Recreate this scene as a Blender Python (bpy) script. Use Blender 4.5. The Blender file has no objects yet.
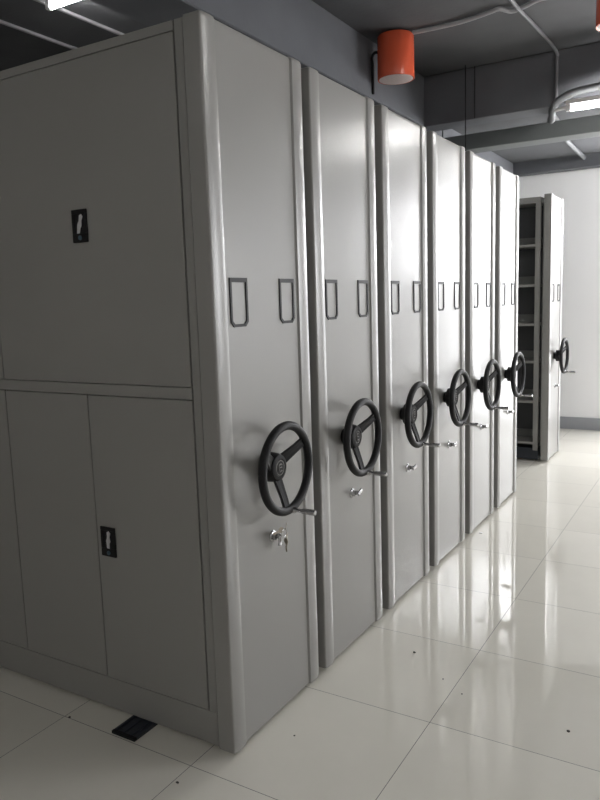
import bpy, bmesh, math, random
from mathutils import Vector, Matrix, Euler
random.seed(7)
sc = bpy.context.scene
COL = sc.collection
PI = math.pi

# ------------------------------------------------------------------ materials
def new_mat(name):
    m = bpy.data.materials.new(name); m.use_nodes = True
    nt = m.node_tree
    return m, nt, nt.nodes['Principled BSDF']

def paint(name, col, rough=0.4, metal=0.0, var=0.04, nscale=6.0, bump=0.0, bscale=200.0, ior=1.5, coat=0.0, stretch=(1, 1, 1), rvar=0.0):
    m, nt, b = new_mat(name)
    N, L = nt.nodes, nt.links
    tc = N.new('ShaderNodeTexCoord'); mp = N.new('ShaderNodeMapping'); mp.inputs['Scale'].default_value = stretch
    L.new(tc.outputs['Object'], mp.inputs['Vector'])
    no = N.new('ShaderNodeTexNoise'); no.inputs['Scale'].default_value = nscale; no.inputs['Detail'].default_value = 5
    L.new(mp.outputs['Vector'], no.inputs['Vector'])
    mx = N.new('ShaderNodeMix'); mx.data_type = 'RGBA'
    mx.inputs['A'].default_value = tuple(max(0, c * (1 - var)) for c in col) + (1,)
    mx.inputs['B'].default_value = tuple(min(1, c * (1 + var)) for c in col) + (1,)
    L.new(no.outputs['Fac'], mx.inputs['Factor'])
    L.new(mx.outputs['Result'], b.inputs['Base Color'])
    b.inputs['Roughness'].default_value = rough; b.inputs['Metallic'].default_value = metal
    b.inputs['IOR'].default_value = ior; b.inputs['Coat Weight'].default_value = coat
    if rvar:
        mr = N.new('ShaderNodeMapRange'); mr.inputs['To Min'].default_value = rough - rvar; mr.inputs['To Max'].default_value = rough + rvar
        L.new(no.outputs['Fac'], mr.inputs['Value']); L.new(mr.outputs['Result'], b.inputs['Roughness'])
    if bump:
        n2 = N.new('ShaderNodeTexNoise'); n2.inputs['Scale'].default_value = bscale; n2.inputs['Detail'].default_value = 3
        L.new(tc.outputs['Object'], n2.inputs['Vector'])
        bp = N.new('ShaderNodeBump'); bp.inputs['Strength'].default_value = bump; bp.inputs['Distance'].default_value = 0.002
        L.new(n2.outputs['Fac'], bp.inputs['Height']); L.new(bp.outputs['Normal'], b.inputs['Normal'])
    return m

def emit(name, col, strength):
    m, nt, b = new_mat(name)
    N, L = nt.nodes, nt.links
    tc = N.new('ShaderNodeTexCoord'); no = N.new('ShaderNodeTexNoise'); no.inputs['Scale'].default_value = 1.3
    L.new(tc.outputs['Object'], no.inputs['Vector'])
    mr = N.new('ShaderNodeMapRange'); mr.inputs['To Min'].default_value = strength * .92; mr.inputs['To Max'].default_value = strength * 1.08
    L.new(no.outputs['Fac'], mr.inputs['Value'])
    b.inputs['Base Color'].default_value = (.8, .8, .8, 1)
    b.inputs['Emission Color'].default_value = tuple(col) + (1,)
    L.new(mr.outputs['Result'], b.inputs['Emission Strength'])
    return m

def tiles(name):
    m, nt, b = new_mat(name)
    N, L = nt.nodes, nt.links
    tc = N.new('ShaderNodeTexCoord'); sp = N.new('ShaderNodeSeparateXYZ'); L.new(tc.outputs['Object'], sp.inputs[0])
    def math_(op, a, bb=None):
        n = N.new('ShaderNodeMath'); n.operation = op
        for i, v in enumerate((a, bb)):
            if v is None: continue
            if isinstance(v, (int, float)): n.inputs[i].default_value = v
            else: L.new(v, n.inputs[i])
        return n.outputs[0]
    def line(c, off, size):
        s = math_('DIVIDE', math_('SUBTRACT', c, off), size)
        d = math_('MULTIPLY', math_('PINGPONG', math_('ADD', s, 100.0), 0.5), size)
        return d, math_('FLOOR', s)
    dx, ix = line(sp.outputs[0], 0.488, 0.606)
    dy, iy = line(sp.outputs[1], -0.093, 0.601)
    d = math_('MINIMUM', dx, dy)
    g = math_('LESS_THAN', d, 0.0011)
    cb = N.new('ShaderNodeCombineXYZ'); L.new(ix, cb.inputs[0]); L.new(iy, cb.inputs[1])
    wn = N.new('ShaderNodeTexWhiteNoise'); wn.noise_dimensions = '2D'; L.new(cb.outputs[0], wn.inputs['Vector'])
    no = N.new('ShaderNodeTexNoise'); no.inputs['Scale'].default_value = 3.5; no.inputs['Detail'].default_value = 8; no.inputs['Roughness'].default_value = .65
    L.new(tc.outputs['Object'], no.inputs['Vector'])
    f = math_('ADD', math_('MULTIPLY', wn.outputs['Value'], .35), math_('MULTIPLY', no.outputs['Fac'], .65))
    mx = N.new('ShaderNodeMix'); mx.data_type = 'RGBA'
    mx.inputs['A'].default_value = (.74, .715, .635, 1); mx.inputs['B'].default_value = (.86, .835, .755, 1)
    L.new(f, mx.inputs['Factor'])
    m2 = N.new('ShaderNodeMix'); m2.data_type = 'RGBA'
    L.new(g, m2.inputs['Factor']); L.new(mx.outputs['Result'], m2.inputs['A']); m2.inputs['B'].default_value = (.10, .095, .085, 1)
    L.new(m2.outputs['Result'], b.inputs['Base Color'])
    r = math_('ADD', math_('MULTIPLY', g, .5), math_('ADD', math_('MULTIPLY', no.outputs['Fac'], .05), .01))
    L.new(r, b.inputs['Roughness'])
    b.inputs['IOR'].default_value = 1.6
    # very slight waviness of the polished tiles
    n2 = N.new('ShaderNodeTexNoise'); n2.inputs['Scale'].default_value = 2.2; L.new(tc.outputs['Object'], n2.inputs['Vector'])
    bp = N.new('ShaderNodeBump'); bp.inputs['Strength'].default_value = .10; bp.inputs['Distance'].default_value = .002
    L.new(n2.outputs['Fac'], bp.inputs['Height']); L.new(bp.outputs['Normal'], b.inputs['Normal'])
    return m

M_CAB = paint('grey_cabinet_enamel', (.285, .281, .267), .30, var=.03, nscale=2.2, bump=.05, bscale=350, ior=1.62, stretch=(1, 1, .35), rvar=.02)
M_CABSHADE = paint('shade_dark_divider', (.05, .053, .056), .5, var=.15, nscale=9)  # dark colour stands in for the shade inside the open shelves
M_BASE = paint('blue_black_base_paint', (.03, .035, .045), .45, var=.12)
M_BLK = paint('black_plastic', (.006, .006, .007), .55, var=.2, nscale=30, ior=1.4)
M_RIM = paint('black_rim_grip', (.007, .007, .008), .55, ior=1.4, var=.2, nscale=40, bump=.2, bscale=500)
M_CHR = paint('worn_chrome', (.45, .45, .46), .22, 1.0, var=.08, nscale=40)
M_STEEL = paint('dark_steel', (.16, .155, .15), .35, 1.0, var=.15, nscale=60)
M_CEIL = paint('grey_painted_concrete', (.11, .113, .12), .85, var=.25, nscale=3.5, bump=.6, bscale=40)
M_BEAM = paint('blue_grey_beam_paint', (.125, .130, .142), .85, var=.22, nscale=3, bump=.6, bscale=35)
M_DUCT = paint('grey_green_duct_paint', (.21, .225, .225), .6, var=.12, nscale=5)
M_WALL = paint('white_wall_paint', (.91, .91, .915), .7, var=.02, nscale=2, bump=.1, bscale=60)
M_WALLN = paint('grey_wall_paint', (.60, .58, .55), .8, var=.05, nscale=2)
M_SKIRT = paint('grey_skirting_tile', (.34, .35, .37), .35, var=.06)
M_FLOOR = tiles('polished_cream_tiles')
M_RED = paint('orange_red_enamel', (.78, .125, .055), .22, var=.05, nscale=8, coat=.4)
M_DIFF = paint('milky_diffuser', (.80, .66, .62), .6, var=.12, nscale=60)
M_COND = paint('grey_conduit', (.24, .24, .255), .5, var=.15, nscale=15)
M_CONDW = paint('white_conduit', (.46, .46, .48), .5, var=.1, nscale=15)
M_FLEX = paint('grey_flexible_conduit', (.12, .125, .13), .6, var=.1, nscale=15)
M_WHITE = paint('white_plastic', (.75, .75, .75), .4, var=.03)
M_TAG = paint('white_tape', (.55, .55, .56), .6, var=.05)
M_FRAME = paint('added_window_frame_white', (.7, .7, .7), .4, var=.03)
M_BRASS = paint('dull_key_metal', (.35, .31, .26), .3, 1.0, var=.2, nscale=60)
M_CHIP = paint('dark_grit', (.06, .055, .05), .8, var=.3, nscale=80)
M_BLUE = paint('blue_grey_lock_face', (.08, .13, .17), .3, .5, var=.1)
E_TUBE = emit('fluorescent_tube_glow', (1.0, .985, .965), 42.0)
E_ADD_FAR = emit('added_light_pane', (.97, .975, 1.0), 22.0)  # glow of the added far wall opening
E_ADD_LOW = emit('added_lower_light_pane', (.97, .975, 1.0), 6.0)  # weaker glow added below, for the low panel reflections
E_ADD_RIGHT = emit('added_dim_light_pane', (.97, .975, 1.0), 11.0)  # glow of the added right wall opening

# ------------------------------------------------------------------ mesh helpers
def obj(name, bm, mat, parent=None, smooth=False, loc=None):
    me = bpy.data.meshes.new(name)
    bmesh.ops.recalc_face_normals(bm, faces=bm.faces)
    bm.to_mesh(me); bm.free()
    me.materials.append(mat)
    if smooth:
        for p in me.polygons: p.use_smooth = True
        try: me.set_sharp_from_angle(angle=math.radians(38))
        except Exception: pass
    o = bpy.data.objects.new(name, me); COL.objects.link(o)
    if parent: o.parent = parent
    if loc: o.location = loc
    return o

def box(bm, x0, x1, y0, y1, z0, z1, bev=0.0, seg=1):
    t = bmesh.new()
    bmesh.ops.create_cube(t, size=1)
    for v in t.verts:
        v.co = Vector(((x0 + x1) / 2 + v.co.x * (x1 - x0), (y0 + y1) / 2 + v.co.y * (y1 - y0), (z0 + z1) / 2 + v.co.z * (z1 - z0)))
    if bev: bmesh.ops.bevel(t, geom=t.edges[:], offset=bev, segments=seg, affect='EDGES', clamp_overlap=True)
    merge(bm, t)

def merge(bm, t):
    me = bpy.data.meshes.new('tmp'); t.to_mesh(me); t.free(); bm.from_mesh(me); bpy.data.meshes.remove(me)

def tube(bm, pts, r, n=12, closed=False, ry=None):
    pts = [Vector(p) for p in pts]; k = len(pts); rings = []
    up = None
    for i, p in enumerate(pts):
        if closed: t = pts[(i + 1) % k] - pts[i - 1]
        else: t = pts[min(i + 1, k - 1)] - pts[max(i - 1, 0)]
        t.normalize()
        if up is None:
            up = Vector((1, 0, 0)) if abs(t.x) < .9 else Vector((0, 0, 1))
        a = (up - t * up.dot(t)).normalized(); up = a; b = t.cross(a)
        rr = r[i] if isinstance(r, (list, tuple)) else r
        r2 = ry if ry else rr
        rings.append([bm.verts.new(p + a * math.cos(2 * PI * j / n) * rr + b * math.sin(2 * PI * j / n) * r2) for j in range(n)])
    m = k if closed else k - 1
    for i in range(m):
        A, B = rings[i], rings[(i + 1) % k]
        for j in range(n): bm.faces.new((A[j], A[(j + 1) % n], B[(j + 1) % n], B[j]))
    if not closed:
        bm.faces.new(rings[0][::-1]); bm.faces.new(rings[-1])

def lathe(bm, prof, axis='x', c=(0, 0, 0), n=40):
    """prof: list of (distance along axis, radius)"""
    rings = []
    for (h, r) in prof:
        ring = []
        for j in range(n):
            a = 2 * PI * j / n; u, v = r * math.cos(a), r * math.sin(a)
            p = (h, u, v) if axis == 'x' else (u, v, h)
            ring.append(bm.verts.new(Vector(c) + Vector(p)))
        rings.append(ring)
    for A, B in zip(rings, rings[1:]):
        for j in range(n): bm.faces.new((A[j], A[(j + 1) % n], B[(j + 1) % n], B[j]))
    bm.faces.new(rings[0][::-1]); bm.faces.new(rings[-1])

def prism(bm, poly, fn0, fn1):
    """poly 2d points; fn0/fn1 map them to the two ends"""
    A = [bm.verts.new(fn0(*p)) for p in poly]; B = [bm.verts.new(fn1(*p)) for p in poly]
    n = len(poly)
    bm.faces.new(A[::-1]); bm.faces.new(B)
    for i in range(n): bm.faces.new((A[i], A[(i + 1) % n], B[(i + 1) % n], B[i]))

def smoothpath(pts, sub=6):
    P = [Vector(p) for p in pts]; out = []
    for i in range(len(P) - 1):
        p0, p1, p2, p3 = P[max(i - 1, 0)], P[i], P[i + 1], P[min(i + 2, len(P) - 1)]
        for s in range(sub):
            t = s / sub
            out.append(.5 * ((2 * p1) + (-p0 + p2) * t + (2 * p0 - 5 * p1 + 4 * p2 - p3) * t * t + (-p0 + 3 * p1 - 3 * p2 + p3) * t ** 3))
    out.append(P[-1]); return out

def tag(o, label=None, cat=None, group=None, kind=None):
    if label: o['label'] = label
    if cat: o['category'] = cat
    if group: o['group'] = group
    if kind: o['kind'] = kind
    return o
def empty(name, loc, label, cat, group=None):
    o = bpy.data.objects.new(name, None); COL.objects.link(o); o.location = loc; o.empty_display_size = .1
    return tag(o, label, cat, group)
def struct(name, bm, mat, parent=None):
    o = obj(name, bm, mat, parent)
    if not parent: o['kind'] = 'structure'
    return o

# ------------------------------------------------------------------ the room
XL, XR, YN, YF, ZC = -4.2, 6.0, -4.2, 6.55, 3.0
bm = bmesh.new(); box(bm, XL, XR, YN, YF, -.08, 0); struct('floor', bm, M_FLOOR)
bm = bmesh.new(); box(bm, XL, XR, YN, 3.29, ZC, ZC + .1); box(bm, XL, XR, 3.29, YF, 2.93, ZC + .1); struct('ceiling', bm, M_CEIL)
bm = bmesh.new(); box(bm, XL - .1, XL, YN, YF, 0, ZC); struct('wall_left', bm, M_WALLN)
bm = bmesh.new(); box(bm, XL, XR, YN - .1, YN, 0, ZC); struct('wall_near', bm, M_WALLN)

def wall_x(name, x0, x1, y0, y1, opens, mat):           # wall in the plane y, openings (xa, xb, za, zb)
    bm = bmesh.new(); xs = x0
    for (xa, xb, za, zb) in opens:
        box(bm, xs, xa, y0, y1, 0, ZC); box(bm, xa, xb, y0, y1, 0, za); box(bm, xa, xb, y0, y1, zb, ZC); xs = xb
    box(bm, xs, x1, y0, y1, 0, ZC); return struct(name, bm, mat)
def wall_y(name, y0, y1, x0, x1, opens, mat):
    bm = bmesh.new(); ys = y0
    for (ya, yb, za, zb) in opens:
        box(bm, x0, x1, ys, ya, 0, ZC); box(bm, x0, x1, ya, yb, 0, za); box(bm, x0, x1, ya, yb, zb, ZC); ys = yb
    box(bm, x0, x1, ys, y1, 0, ZC); return struct(name, bm, mat)
WF = [(.62, 1.42, .03, 2.74)]  # unseen glazed opening, added as key light and for bright panel reflections
WR = [(3.9, 6.0, .95, 2.6)]  # unseen glazed opening, added to light floor and fronts from the right
wall_x('wall_far', XL, XR, YF, YF + .15, WF, M_WALL)
wall_y('wall_right', YN, YF, XR, XR + .15, WR, M_WALL)
n = 0
for (a, b, za, zb) in WF + WR:
    n += 1
    far = n == 1
    f = bmesh.new(); g = bmesh.new()
    def fb(bm, u0, u1, z0, z1, d0, d1):
        if far: box(bm, u0, u1, YF + d0, YF + d1, z0, z1)
        else: box(bm, XR + d0, XR + d1, u0, u1, z0, z1)
    w = .045
    for (u0, u1, z0, z1) in ((a, b, za, za + w), (a, b, zb - w, zb), (a, a + w, za + w, zb - w), (b - w, b, za + w, zb - w), ((a + b) / 2 - w / 2, (a + b) / 2 + w / 2, za + w, zb - w)):
        fb(f, u0, u1, z0, z1, .03, .09)
    if far: box(f, a + w, b - w, YF + .03, YF + .09, 1.64, 1.72)
    fr = struct('added_window_%d' % n, f, M_FRAME)
    fb(g, a + w, b - w, 1.72 if far else za + w, zb - w, .06, .066)
    obj('pane', g, E_ADD_FAR if far else E_ADD_RIGHT, fr)
    if far:
        g = bmesh.new(); fb(g, a + w, b - w, .03 + w, 1.64, .06, .066); lp = obj('pane', g, E_ADD_LOW, fr); lp['label'] = 'added lower glowing pane'  # second glowing pane, added dimmer than the upper one

bm = bmesh.new(); box(bm, XL, .62, YF - .012, YF, 0, .135, .002); struct('baseboard_far', bm, M_SKIRT)
bm = bmesh.new(); box(bm, 1.42, XR, YF - .012, YF, 0, .135, .002); struct('baseboard_far', bm, M_SKIRT)
bm = bmesh.new(); box(bm, XR - .012, XR, YN, YF - .012, 0, .135, .002); struct('baseboard_right', bm, M_SKIRT)
# concrete beams
bm = bmesh.new(); box(bm, -.80, -.51, YN, 3.1, 2.672, ZC, .006); struct('trim_1', bm, M_BEAM)     # beam along the row
bm = bmesh.new(); box(bm, XL, XR, 3.1, 3.29, 2.672, ZC, .006); struct('trim_2', bm, M_BEAM)   # cross beam
bm = bmesh.new(); box(bm, -1.05, -.76, 3.29, YF, 2.672, 2.93, .006); struct('trim_3', bm, M_BEAM)
bm = bmesh.new(); box(bm, -.76, XR, 6.40, YF, 2.80, 2.93, .004); struct('trim_4', bm, M_BEAM)

# box duct slung under the ceiling
dt = empty('ceiling_duct', (1.2, 4.0, 2.64), 'long grey boxed duct crossing under the ceiling beyond the lit tube', 'duct')
b_ = bmesh.new(); box(b_, -2.2, 4.4, -.1, .09, 0, .115, .004); obj('duct_body', b_, M_DUCT, dt)
for x in (-1.9, 1.15, 2.8):
    b_ = bmesh.new(); b_.free(); b_ = bmesh.new(); box(b_, x - .005, x + .005, -.005, .005, .112, .29); obj('hanger', b_, M_DUCT, dt)

# ------------------------------------------------------------------ ceiling services
def pipe(name, pts, r, mat, label, cat, group=None, sub=6):
    bm = bmesh.new(); tube(bm, smoothpath(pts, sub) if sub else pts, r, 12)
    return tag(obj(name, bm, mat, smooth=True), label, cat, group)
pipe('electrical_conduit', [(-.25, 2.25, 2.985), (-.05, 2.262, 2.985), (.08, 2.25, 2.985), (.2, 2.215, 2.985), (.25, 2.205, 2.985), (.30, 2.255, 2.978), (.37, 2.25, 2.985), (.45, 2.205, 2.985), (.58, 2.21, 2.985)], .011, M_CONDW,
     'thin pale conduit wandering across the ceiling from the hanging orange lamp to a round fitting', 'conduit')
pipe('electrical_conduit', [(.36, 1.5, 2.958), (.35, 2.125, 2.958), (.345, 2.5, 2.985), (.362, 2.9, 2.985), (.365, 3.06, 2.97), (.363, 3.083, 2.93), (.362, 3.083, 2.675)], .010, M_COND,
     'thin grey conduit crossing the ceiling and bending down the cross beam', 'conduit')
for x, lab in ((-1.955, 'pale straight conduit on the ceiling at far upper left, farther from the beam'), (-1.585, 'pale straight conduit on the ceiling at upper left, running from the glowing tube')):
    bm = bmesh.new(); box(bm, x - .009, x + .009, -3.5, 3.05, 2.985, 3.0, .002); tag(obj('surface_conduit', bm, M_CONDW), lab, 'conduit')
def ribbed(name, pts, r, label):
    P = smoothpath(pts, 14); bm = bmesh.new()
    tube(bm, P, [r * (1 + .05 * math.cos(i * PI)) for i in range(len(P))], 14)
    return tag(obj(name, bm, M_FLEX, smooth=True), label, 'hose')
ribbed('flexible_conduit', [(2.3, 3.0, 2.995), (2.2, 3.0, 2.80), (1.8, 2.99, 2.68), (1.1, 2.99, 2.72), (.80, 2.985, 2.73), (.63, 2.98, 2.714), (.49, 2.99, 2.706), (.395, 3.01, 2.68), (.345, 3.06, 2.645), (.305, 3.25, 2.638), (.26, 3.42, 2.66), (.185, 3.82, 2.775), (.165, 4.05, 2.79), (.12, 4.5, 2.81), (.026, 5.2, 2.855), (-.03, 6.41, 2.897)], .022,
       'thick grey flexible conduit curving under the cross beam beside the lit tube')
bm = bmesh.new(); tube(bm, [(-.203, 3.04, 3.0), (-.202, 3.04, 2.37), (-.202, 3.0, 2.33)], .0035, 8)
tag(obj('hanging_wire', bm, M_BLK), 'thin dark wire hanging from the ceiling just before the cross beam', 'wire')
bm = bmesh.new(); tube(bm, [(-.159, 3.096, 3.0), (-.159, 3.096, 2.672)], .0025, 8)
tag(obj('surface_wire', bm, M_BLK), 'thin wire running down the face of the cross beam, right of the hanging wire', 'wire')
pipe('power_cable', [(-.44, 2.25, 2.91), (-.48, 2.25, 2.925), (-.503, 2.25, 2.90), (-.503, 2.255, 2.86), (-.503, 2.26, 2.70)], .008, M_BLK, 'black cable dropping down the beam behind the hanging orange lamp', 'cable')

def red_lamp(loc, label, base_r=.045):
    t = empty('cylinder_lamp', loc, label, 'ceiling lamp', 'orange-red cylinder ceiling lamps')
    b = bmesh.new(); H = .235; R = .104
    lathe(b, [(0, R - .006), (0, R), (.004, R + .001), (H - .01, R + .001), (H, R - .006), (H, .02), (.03, .02), (.03, R - .006)], 'z', n=56); obj('lamp_shade', b, M_RED, t, True)
    b = bmesh.new(); lathe(b, [(.010, .099), (-.001, .096), (-.0025, .085), (-.003, .04), (-.003, .001), (.010, .001)], 'z', n=48); obj('diffuser', b, M_DIFF, t, True)
    b = bmesh.new(); lathe(b, [(H - .002, base_r), (ZC - loc[2], base_r)], 'z', n=32); obj('ceiling_mount', b, M_BLK, t, True)
    return t
red_lamp((-.352, 2.245, 2.752), 'orange-red cylinder lamp hanging under the ceiling above the third shelving unit')
red_lamp((.844, 2.10, 2.752), 'orange-red cylinder lamp cut off by the upper right edge of the photo')

t = empty('ceiling_fitting', (.66, 2.24, 3.0), 'small white round ceiling fitting at the top edge, right of the conduits', 'ceiling fitting')
b = bmesh.new(); lathe(b, [(0, .05), (-.02, .052), (-.034, .045)], 'z', n=32); obj('housing', b, M_WHITE, t, True)
b = bmesh.new(); lathe(b, [(-.033, .02), (-.042, .017), (-.044, .008)], 'z', n=24); obj('sensor_cap', b, M_WHITE, t, True)

def batten(loc, L, label, ceil, rz=0, group='fluorescent batten lamps'):
    t = empty('fluorescent_lamp', loc, label, 'lamp', group); t.rotation_euler.z = rz
    b = bmesh.new(); box(b, 0, L, -.015, .015, .022, .05, .003); obj('batten', b, M_WHITE, t)
    for x in (.0, L - .03):
        b = bmesh.new(); box(b, x, x + .03, -.014, .014, -.012, .024, .004); obj('end_cap', b, M_WHITE, t)
    b = bmesh.new(); tube(b, [(.03, 0, 0), (L - .03, 0, 0)], .0135, 16); obj('tube', b, E_TUBE, t, True)
    for x in ((.32, L - .32) if L > 1 else (.25, L - .15)):
        b = bmesh.new(); box(b, x - .01, x + .01, -.01, .01, .048, ceil - loc[2]); obj('hanger', b, M_WHITE, t)
    return t
bl = batten((.455, 2.90, 2.592), .6, 'lit fluorescent tube on a white batten hanging before the cross beam, upper right', 3.0)
b = bmesh.new(); tube(b, [(.01, 0, .012), (-.03, .0, .008), (-.065, 0, .004)], .010, 10); obj('lead_wire', b, M_WHITE, bl, True)
batten((-1.50, .76, 2.93), .66, 'glowing fluorescent tube at the top left edge, over the cabinet with doors', 3.0)
batten((.80, 4.55, 2.868), 1.2, 'added unseen fluorescent tube running toward the far wall, nearer the shelving row', 2.93, PI / 2)  # out of view, added to brighten the far wall and last unit
batten((1.12, 4.75, 2.868), 1.2, 'added unseen fluorescent tube running toward the far wall, farther from the shelving row', 2.93, PI / 2)  # companion tube, also added out of view to brighten the far end
batten((-1.6, -2.9, 2.93), 1.2, 'added unseen fluorescent tube near the wall behind the viewer, left of the other', 3.0)  # added behind the viewer to lift the dark door side
batten((1.3, 1.1, 2.93), 1.2, 'added unseen fluorescent tube over the right side of the aisle', 3.0)  # added out of view to light the aisle floor from above
batten((1.8, -1.0, 2.93), .6, 'short added unseen fluorescent tube over the open floor right of the viewer', 3.0)  # added out of view to lift the near floor and first panel
batten((4.2, 2.2, 2.93), 1.2, 'added unseen fluorescent tube beside the right wall panes', 3.0)  # extra unseen light added toward the right of the room
batten((.9, -2.9, 2.93), 1.2, 'added unseen fluorescent tube near the wall behind the viewer, right of the other', 3.0)  # added behind the viewer as fill for surfaces facing the camera

# ------------------------------------------------------------------ shelving units
PT = .068      # thickness of the front panel
def front_panel(w):
    bm = bmesh.new(); r = .007; d = .011
    def arc(cx, cy, a0, a1, n=5): return [(cx + r * math.cos(a0 + (a1 - a0) * i / n), cy + r * math.sin(a0 + (a1 - a0) * i / n)) for i in range(n + 1)]
    def strip(u): return -.0055 * ((u - .038) / .038) ** 2           # each border strip is a shallow convex pillar
    L = [(strip(u), u) for u in (.007, .016, .025, .034, .043, .052, .061, .068)]
    x0 = L[0][0]
    def arc(cx, cy, a0, a1, n=4): return [(cx + r * math.cos(a0 + (a1 - a0) * i / n), cy + r * math.sin(a0 + (a1 - a0) * i / n)) for i in range(n)]
    left = [(-PT, .0), (x0 - r - .003, 0)] + arc(x0 - r, r, -PI / 2, 0) + L + [(-d, .0735), (-d, .0765)]
    poly = left + [(x, w - y) for (x, y) in left[::-1]]
    z0, z1 = .017, 2.360
    # stacked rings give softly rolled top and bottom edges
    lev = [(z0, .008), (z0 + .003, .002), (z0 + .01, 0), (z0 + .014, 0), (z1 - .016, 0), (z1 - .012, 0), (z1 - .004, .002), (z1, .009)]
    rings = []
    for z, ins in lev:
        ring = []
        for (x, y) in poly:
            xx = x - ins * (1 if x > -PT + .01 else 0)
            yy = y + ins * (1 if y < .01 else 0) - ins * (1 if y > w - .01 else 0)
            ring.append(bm.verts.new((xx, yy, z)))
        rings.append(ring)
    n = len(poly)
    for A, B in zip(rings, rings[1:]):
        for i in range(n): bm.faces.new((A[i], A[(i + 1) % n], B[(i + 1) % n], B[i]))
    bm.faces.new(rings[0][::-1]); bm.faces.new(rings[-1])
    return bm

def card_holder_bm():
    bm = bmesh.new()
    W, Hh, c, bw = .048, .157, .016, .0095
    out = [(-W, Hh), (-W, c), (-W + c, 0), (W - c, 0), (W, c), (W, Hh)]
    inn = [(-W + bw, Hh - .014), (-W + bw, c + bw * .4), (-W + c + bw * .5, bw), (W - c - bw * .5, bw), (W - bw, c + bw * .4), (W - bw, Hh - .014)]
    n = 6
    F = [[bm.verts.new((x, p[0], p[1])) for p in L] for x, L in ((.0, out), (.0, inn), (.005, out), (.005, inn))]
    # front/back faces as quads between loops
    for i in range(n):
        j = (i + 1) % n
        bm.faces.new((F[2][i], F[2][j], F[3][j], F[3][i])); bm.faces.new((F[0][j], F[0][i], F[1][i], F[1][j]))
        bm.faces.new((F[0][i], F[0][j], F[2][j], F[2][i])); bm.faces.new((F[1][j], F[1][i], F[3][i], F[3][j]))
    return bm

RIMX = .078
def make_wheel(parent, y, z, rot=0.0):
    w = bmesh.new()
    pts = [(RIMX, .147 * math.cos(a), .147 * math.sin(a)) for a in [2 * PI * i / 64 for i in range(64)]]
    tube(w, pts, .0150, 14, closed=True)
    rim = obj('steering_wheel', w, M_RIM, parent, True, loc=(0, y, z)); rim.rotation_euler.x = rot
    h = bmesh.new(); lathe(h, [(-.012, .03), (.006, .034), (.010, .052), (.036, .050), (.050, .044), (.054, .036), (.054, .031), (.052, .029), (.052, .001)], 'x', n=40)
    hub = obj('hub', h, M_BLK, rim, True)
    e = bmesh.new(); lathe(e, [(.0415, .0), (.0415, .0)][:0] or [(.0518, .026), (.0532, .026), (.0532, .0235), (.0518, .0235)], 'x', n=32)
    tube(e, [(.0535, .013 * math.cos(a), .013 * math.sin(a)) for a in [math.radians(50 + 26 * i) for i in range(11)]], .0022, 8)
    tube(e, [(.0535, -.006, .001), (.0535, .009, .001)], .0018, 8)
    obj('hub_emblem', e, M_STEEL, rim, True)
    for ang in (33, 152, 268):
        s = bmesh.new(); a = math.radians(ang)
        ry, rz = math.cos(a), math.sin(a); ty, tz = -rz, ry
        prof = [(.030, .027, .036), (.065, .0235, .050), (.105, .020, .066), (.142, .0185, RIMX)]
        rings = []
        for (rr, hw, xx) in prof:
            rings.append([s.verts.new((xx + dx, rr * ry + sgn * hw * k * ty, rr * rz + sgn * hw * k * tz)) for dx, sgn, k in ((.005, -1, .8), (.002, -.35, 1), (.002, .35, 1), (.005, 1, .8), (.0, 1, 1), (-.006, 1, .8), (-.006, -1, .8), (.0, -1, 1))])
        for A, B in zip(rings, rings[1:]):
            for i in range(8): s.faces.new((A[i], A[(i + 1) % 8], B[(i + 1) % 8], B[i]))
        s.faces.new(rings[0][::-1]); s.faces.new(rings[-1])
        obj('spoke', s, M_BLK, rim)
    a = math.radians(277); cy, cz = .150 * math.cos(a), .150 * math.sin(a)
    k = bmesh.new(); lathe(k, [(RIMX - .004, .012), (RIMX + .018, .011), (RIMX + .024, .0065), (RIMX + .045, .0065), (RIMX + .047, .0095), (RIMX + .092, .0105), (RIMX + .097, .0085), (RIMX + .097, .004)], 'x', (0, cy, cz), 20)
    kk = obj('crank_knob', k, M_CHR, rim, True); kk['label'] = 'small chromed crank knob'
    return rim

def make_lock(parent, y, z, ang):
    b = bmesh.new(); lathe(b, [(0, .020), (.003, .0205), (.006, .017), (.007, .013), (.020, .0125), (.021, .009), (.021, .001)], 'x', n=28)
    lk = obj('lock', b, M_CHR, parent, True, loc=(-.012, y, z))
    b = bmesh.new(); a = math.radians(ang)
    box(b, .019, .034, -.0035, .0035, -.006, .012, .001)
    bmesh.ops.create_cone(b, cap_ends=True, segments=16, radius1=.011, radius2=.0095, depth=.034, matrix=Matrix.Translation((.034, .012 * math.cos(a), .012 * math.sin(a))) @ Matrix.Rotation(a, 4, 'X') @ Matrix.Rotation(PI / 2, 4, 'X') @ Matrix.Scale(.45, 4, (1, 0, 0)))
    obj('turn_knob', b, M_CHR, lk, True)
    return lk

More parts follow.
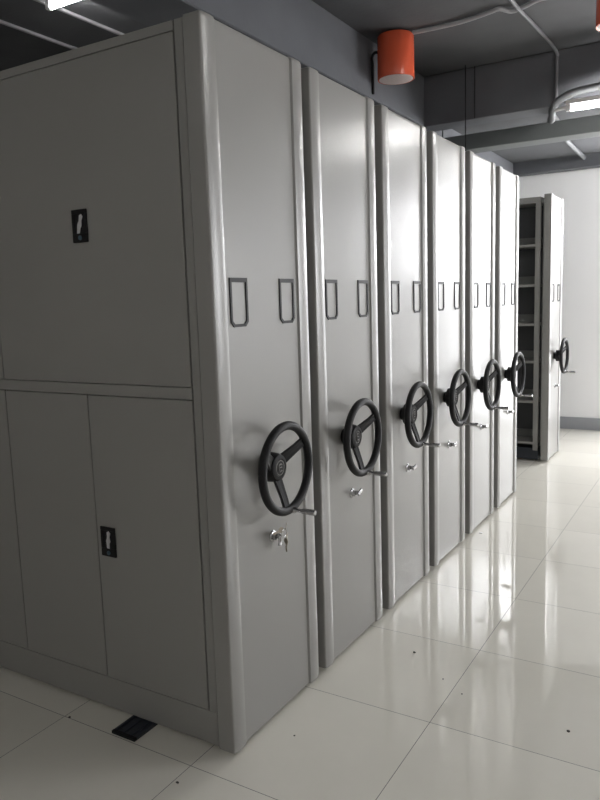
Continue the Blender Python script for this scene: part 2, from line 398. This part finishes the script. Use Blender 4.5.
def latch(parent, cx, cz, tilt):
    """black recessed door latch with a strip of white tape, on the face y=0.02"""
    b = bmesh.new(); w, h = .0355, .055
    for (x0, x1, z0, z1) in ((-w, w, h - .014, h), (-w, w, -h, -h + .030), (-w, -w + .010, -h + .03, h - .014), (w - .010, w, -h + .03, h - .014)):
        box(b, x0, x1, -.007, .0, z0, z1, .0015)
    box(b, -w + .008, w - .008, -.002, 0, -h + .028, h - .012)
    l = obj('latch', b, M_BLK, parent, loc=(cx, .019, cz))
    b = bmesh.new(); lathe(b, [(0, .008), (-.0025, .008), (-.003, .006)], 'z', n=20)
    for v in b.verts: v.co = Vector((v.co.x, v.co.z, v.co.y))
    k = obj('key_slot', b, M_BLUE, l, loc=(.002, -.007, -h + .015))
    b = bmesh.new()
    out = [(-.006, -.034), (.006, -.033), (.007, -.012), (.011, -.006), (.008, .012), (.012, .026), (.004, .034), (-.005, .028), (-.004, .010), (-.009, -.004), (-.007, -.02)]
    prism(b, out, lambda x, z: Vector((x, -.0035, z)), lambda x, z: Vector((x, -.0050, z)))
    tp = obj('tape_strip', b, M_TAG, l, loc=(-.001, 0, .007)); tp.rotation_euler.y = tilt
    tp['label'] = 'torn white tape strip on the black latch'

XE = -2.93     # far end of every unit
LABELS = ['nearest tall grey shelving unit with doors on its side and keys in its lock',
          'tall grey shelving unit second from the camera, between the keyed unit and the third',
          'tall grey shelving unit third from the camera, below the hanging orange lamp',
          'tall grey shelving unit fourth from the camera, just past the one below the orange lamp',
          'tall grey shelving unit fifth from the camera, next to last in the tight row',
          'tall grey shelving unit at the far end of the tight row, beside the open aisle',
          'far tall grey shelving unit standing apart with open shelves facing the aisle']
Y0 = [0.0, .632, 1.266, 1.893, 2.520, 3.148, 4.765]
WD = [.576, .560, .545, .532, .530, .515, .507]
roots = []
for i, (y0, w) in enumerate(zip(Y0, WD)):
    t = empty('mobile_shelving_unit', (0, y0, 0), LABELS[i], 'shelving unit', 'hand-wheel mobile shelving units'); roots.append(t)
    obj('end_panel', front_panel(w), M_CAB, t, True)
    for yy in (w * .245, w * .752):
        o = obj('card_holder', card_holder_bm(), M_BLK, t, loc=(-.012, yy, 1.436))
    make_wheel(t, w * .5 - (.033, .062, .070, .072, .075, .052, .025)[i], .950, math.radians((0, -2, 1, -1, 2, 0, 0)[i]))
    make_lock(t, w * .5 + (0, 0, -.01, -.01, -.01, .02, .03)[i] - .002, .690 if i < 2 else .666, (265, 20, 8, 0, 5, 0, 10)[i])
    # carcass
    b = bmesh.new()
    c0, c1 = .024, w - .024
    if i < 6:
        box(b, XE, -.112, c0 + .018, c1, .02, 2.355)
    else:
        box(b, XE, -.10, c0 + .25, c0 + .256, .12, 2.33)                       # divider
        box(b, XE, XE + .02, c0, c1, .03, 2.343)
        obj('back_divider', b, M_CABSHADE, t); b = bmesh.new()
        box(b, XE, -.10, c0, c1, 2.29, 2.343, .003)
        for xx in (-.10 - .045, -1.03, -1.96, XE + .002):
            box(b, xx, xx + .045, c0, c0 + .03, .10, 2.29, .002); box(b, xx, xx + .045, c1 - .03, c1, .10, 2.29, .002)
    box(b, -.112, -PT, c0 + .13, c1 - .05, .06, 2.30)
    obj('carcass', b, M_CAB, t)
    b = bmesh.new()
    if i < 6:
        box(b, XE, -.10, c0 + .03, c1 - .012, .012, .02)
    else:
        box(b, XE, -.098, c0 + .006, c1 - .006, .018, .12, .002)
    obj('base', b, M_BASE, t)
    if i == 0:
        b = bmesh.new(); fy0, fy1 = .020, .042
        ZM0, ZM1, ZT, ZK = 1.208, 1.247, 2.331, .134
        box(b, XE, -.086, fy0, fy1, .012, ZK, .0015)                            # kick rail
        box(b, XE, -.1235, fy0, fy1, ZM0, ZM1, .0015); box(b, XE, -.1235, fy0, fy1, ZT, 2.360, .0015)
        box(b, -.1185, -.086, fy0, fy1, ZK + .001, 2.360, .0015)
        box(b, XE, XE + .02, fy0, fy1, ZK, 2.345)
        obj('side_frame', b, M_CAB, t)
        g = .0027; xb = [-.1225, -1.057, -1.986, -2.91]
        for k in range(3):
            xa, xc = xb[k], xb[k + 1]
            b = bmesh.new(); box(b, xc + g, xa - g, fy0, fy1 - .003, ZM1 + g, ZT - g, .0012)
            d = obj('door', b, M_CAB, t); d['label'] = 'large upper door'
            latch(d, xc + .483, 1.791, .22)
            xm = (xa + xc) / 2 - .014
            for (p, q, has) in ((xm, xa, 1), (xc, xm, 0)):
                b = bmesh.new(); box(b, p + g, q - g, fy0, fy1 - .003, ZK + g, ZM0 - g, .0012)
                d = obj('door', b, M_CAB, t)
                if has: latch(d, p + .0600, .672, .03)
    if i == 6:
        for z in (1.93, 1.585, 1.24, .905, .545, .165):
            b = bmesh.new(); box(b, XE + .02, -.11, c0 + .004, c0 + .25, z - .012, z + .012, .002); obj('shelf', b, M_CAB, t)
            b = bmesh.new(); box(b, XE + .02, -.11, c0 + .236, c0 + .249, z + .012, z + .085, .001); obj('back_stop', b, paint('back_stop_grey', (.17, .175, .165), .5), t)

# running rails beneath the units
for x, lab in ((-.43, 'dark floor rail poking out below the nearest unit near its front corner'), (-2.2, 'dark floor rail under the back half of the shelving units')):
    r = empty('floor_rail', (x, 0, 0), lab, 'rail', 'floor rails under the shelving units')
    b = bmesh.new()
    box(b, -.054, .054, -.075, 5.4, .0, .004); box(b, -.054, -.044, -.075, 5.4, .004, .013, .001); box(b, .044, .054, -.075, 5.4, .004, .013, .001)
    box(b, -.028, -.010, -.070, 5.4, .004, .0095, .001); box(b, .010, .028, -.070, 5.4, .004, .0095, .001)
    obj('rail_track', b, M_BASE, r)
    b = bmesh.new(); box(b, -.056, .056, -.088, -.075, .0, .0132, .002); obj('end_stop', b, M_BLK, r)

# keys in the lock of the nearest unit
ky, kz = WD[0] * .5 - .002, .690
kr = empty('key_bunch', (.012, ky, kz), 'bunch of small keys hanging in the lock of the nearest unit', 'keys')
def key_bm():
    b = bmesh.new(); n = 18
    lathe(b, [(-.0010, .011), (.0010, .011)], 'x', n=n)
    box(b, -.0009, .0009, -.0028, .0028, -.038, -.009)
    for j, zz in enumerate((-.034, -.028, -.022)): box(b, -.0009, .0009, .002, .0052, zz, zz + .003)
    return b
for (dy, dz, dx, rx, rz, nm) in ((.022, .002, .012, .12, .3, 'key'), (.012, .030, .016, 1.75, .5, 'key'), (-.012, .031, .010, -1.4, -.3, 'key'), (.002, -.012, .020, -.05, 1.2, 'key')):
    o = obj(nm, key_bm(), M_BRASS, kr, True, loc=(dx + .012, dy, dz)); o.rotation_euler = (rx, 0, rz)
b = bmesh.new(); tube(b, [(.026, .016 * math.cos(a), .018 + .014 * math.sin(a)) for a in [2 * PI * i / 24 for i in range(24)]], .0011, 8, closed=True); obj('key_ring', b, M_CHR, kr, True)

# bits of grit on the floor
for (x, y, s, lab) in ((.247, .96, .007, 'small dark chip on the tiles beside the third unit'), (.43, .81, .004, 'tiny dark speck on the tile left of the long joint, upper one'), (.53, .74, .0035, 'tiny dark speck on the tile, lower one of two'),
                       (.10, .21, .004, 'tiny speck on the floor before the nearest unit'), (-.10, -.18, .006, 'small dark chip on the floor near the nearest front corner'), (.93, .68, .008, 'small grey chip on the tiles at lower right'),
                       (-.70, -.09, .006, 'small dark scrap on the floor joint left of the rail end')):
    b = bmesh.new(); bmesh.ops.create_icosphere(b, subdivisions=1, radius=s)
    for v in b.verts: v.co = Vector((v.co.x * random.uniform(.7, 1.3), v.co.y * random.uniform(.6, 1.2), max(v.co.z * .5, -.3 * s) + .3 * s))
    tag(obj('floor_chip', b, M_CHIP, loc=(x, y, 0)), lab, 'debris', 'bits of grit on the floor')
b = bmesh.new(); box(b, -.01, .01, -.007, .007, 0, .004, .001); tag(obj('paper_scrap', b, M_WHITE, loc=(.035, 2.62, 0)), 'white scrap on the floor at the foot of the fifth unit', 'debris')

# ------------------------------------------------------------------ camera and light
cam = bpy.data.cameras.new('camera'); co = bpy.data.objects.new('camera', cam); COL.objects.link(co)
cam.sensor_fit = 'HORIZONTAL'; cam.sensor_width = 36; cam.lens = 714.15 / 600 * 36
co.location = (1.35168, -1.75065, 1.51285); co.rotation_mode = 'XYZ'; co.rotation_euler = (1.4330969, .0314805, .5392046)
cam.clip_start = .05
sc.camera = co
w = bpy.data.worlds.new('world'); sc.world = w; w.use_nodes = True
w.node_tree.nodes['Background'].inputs[0].default_value = (.8, .9, 1, 1); w.node_tree.nodes['Background'].inputs[1].default_value = .3
vs = sc.view_settings; vs.view_transform = 'Standard'; vs.look = 'None'; vs.gamma = 1; vs.use_curve_mapping = False; vs.exposure = 0.76
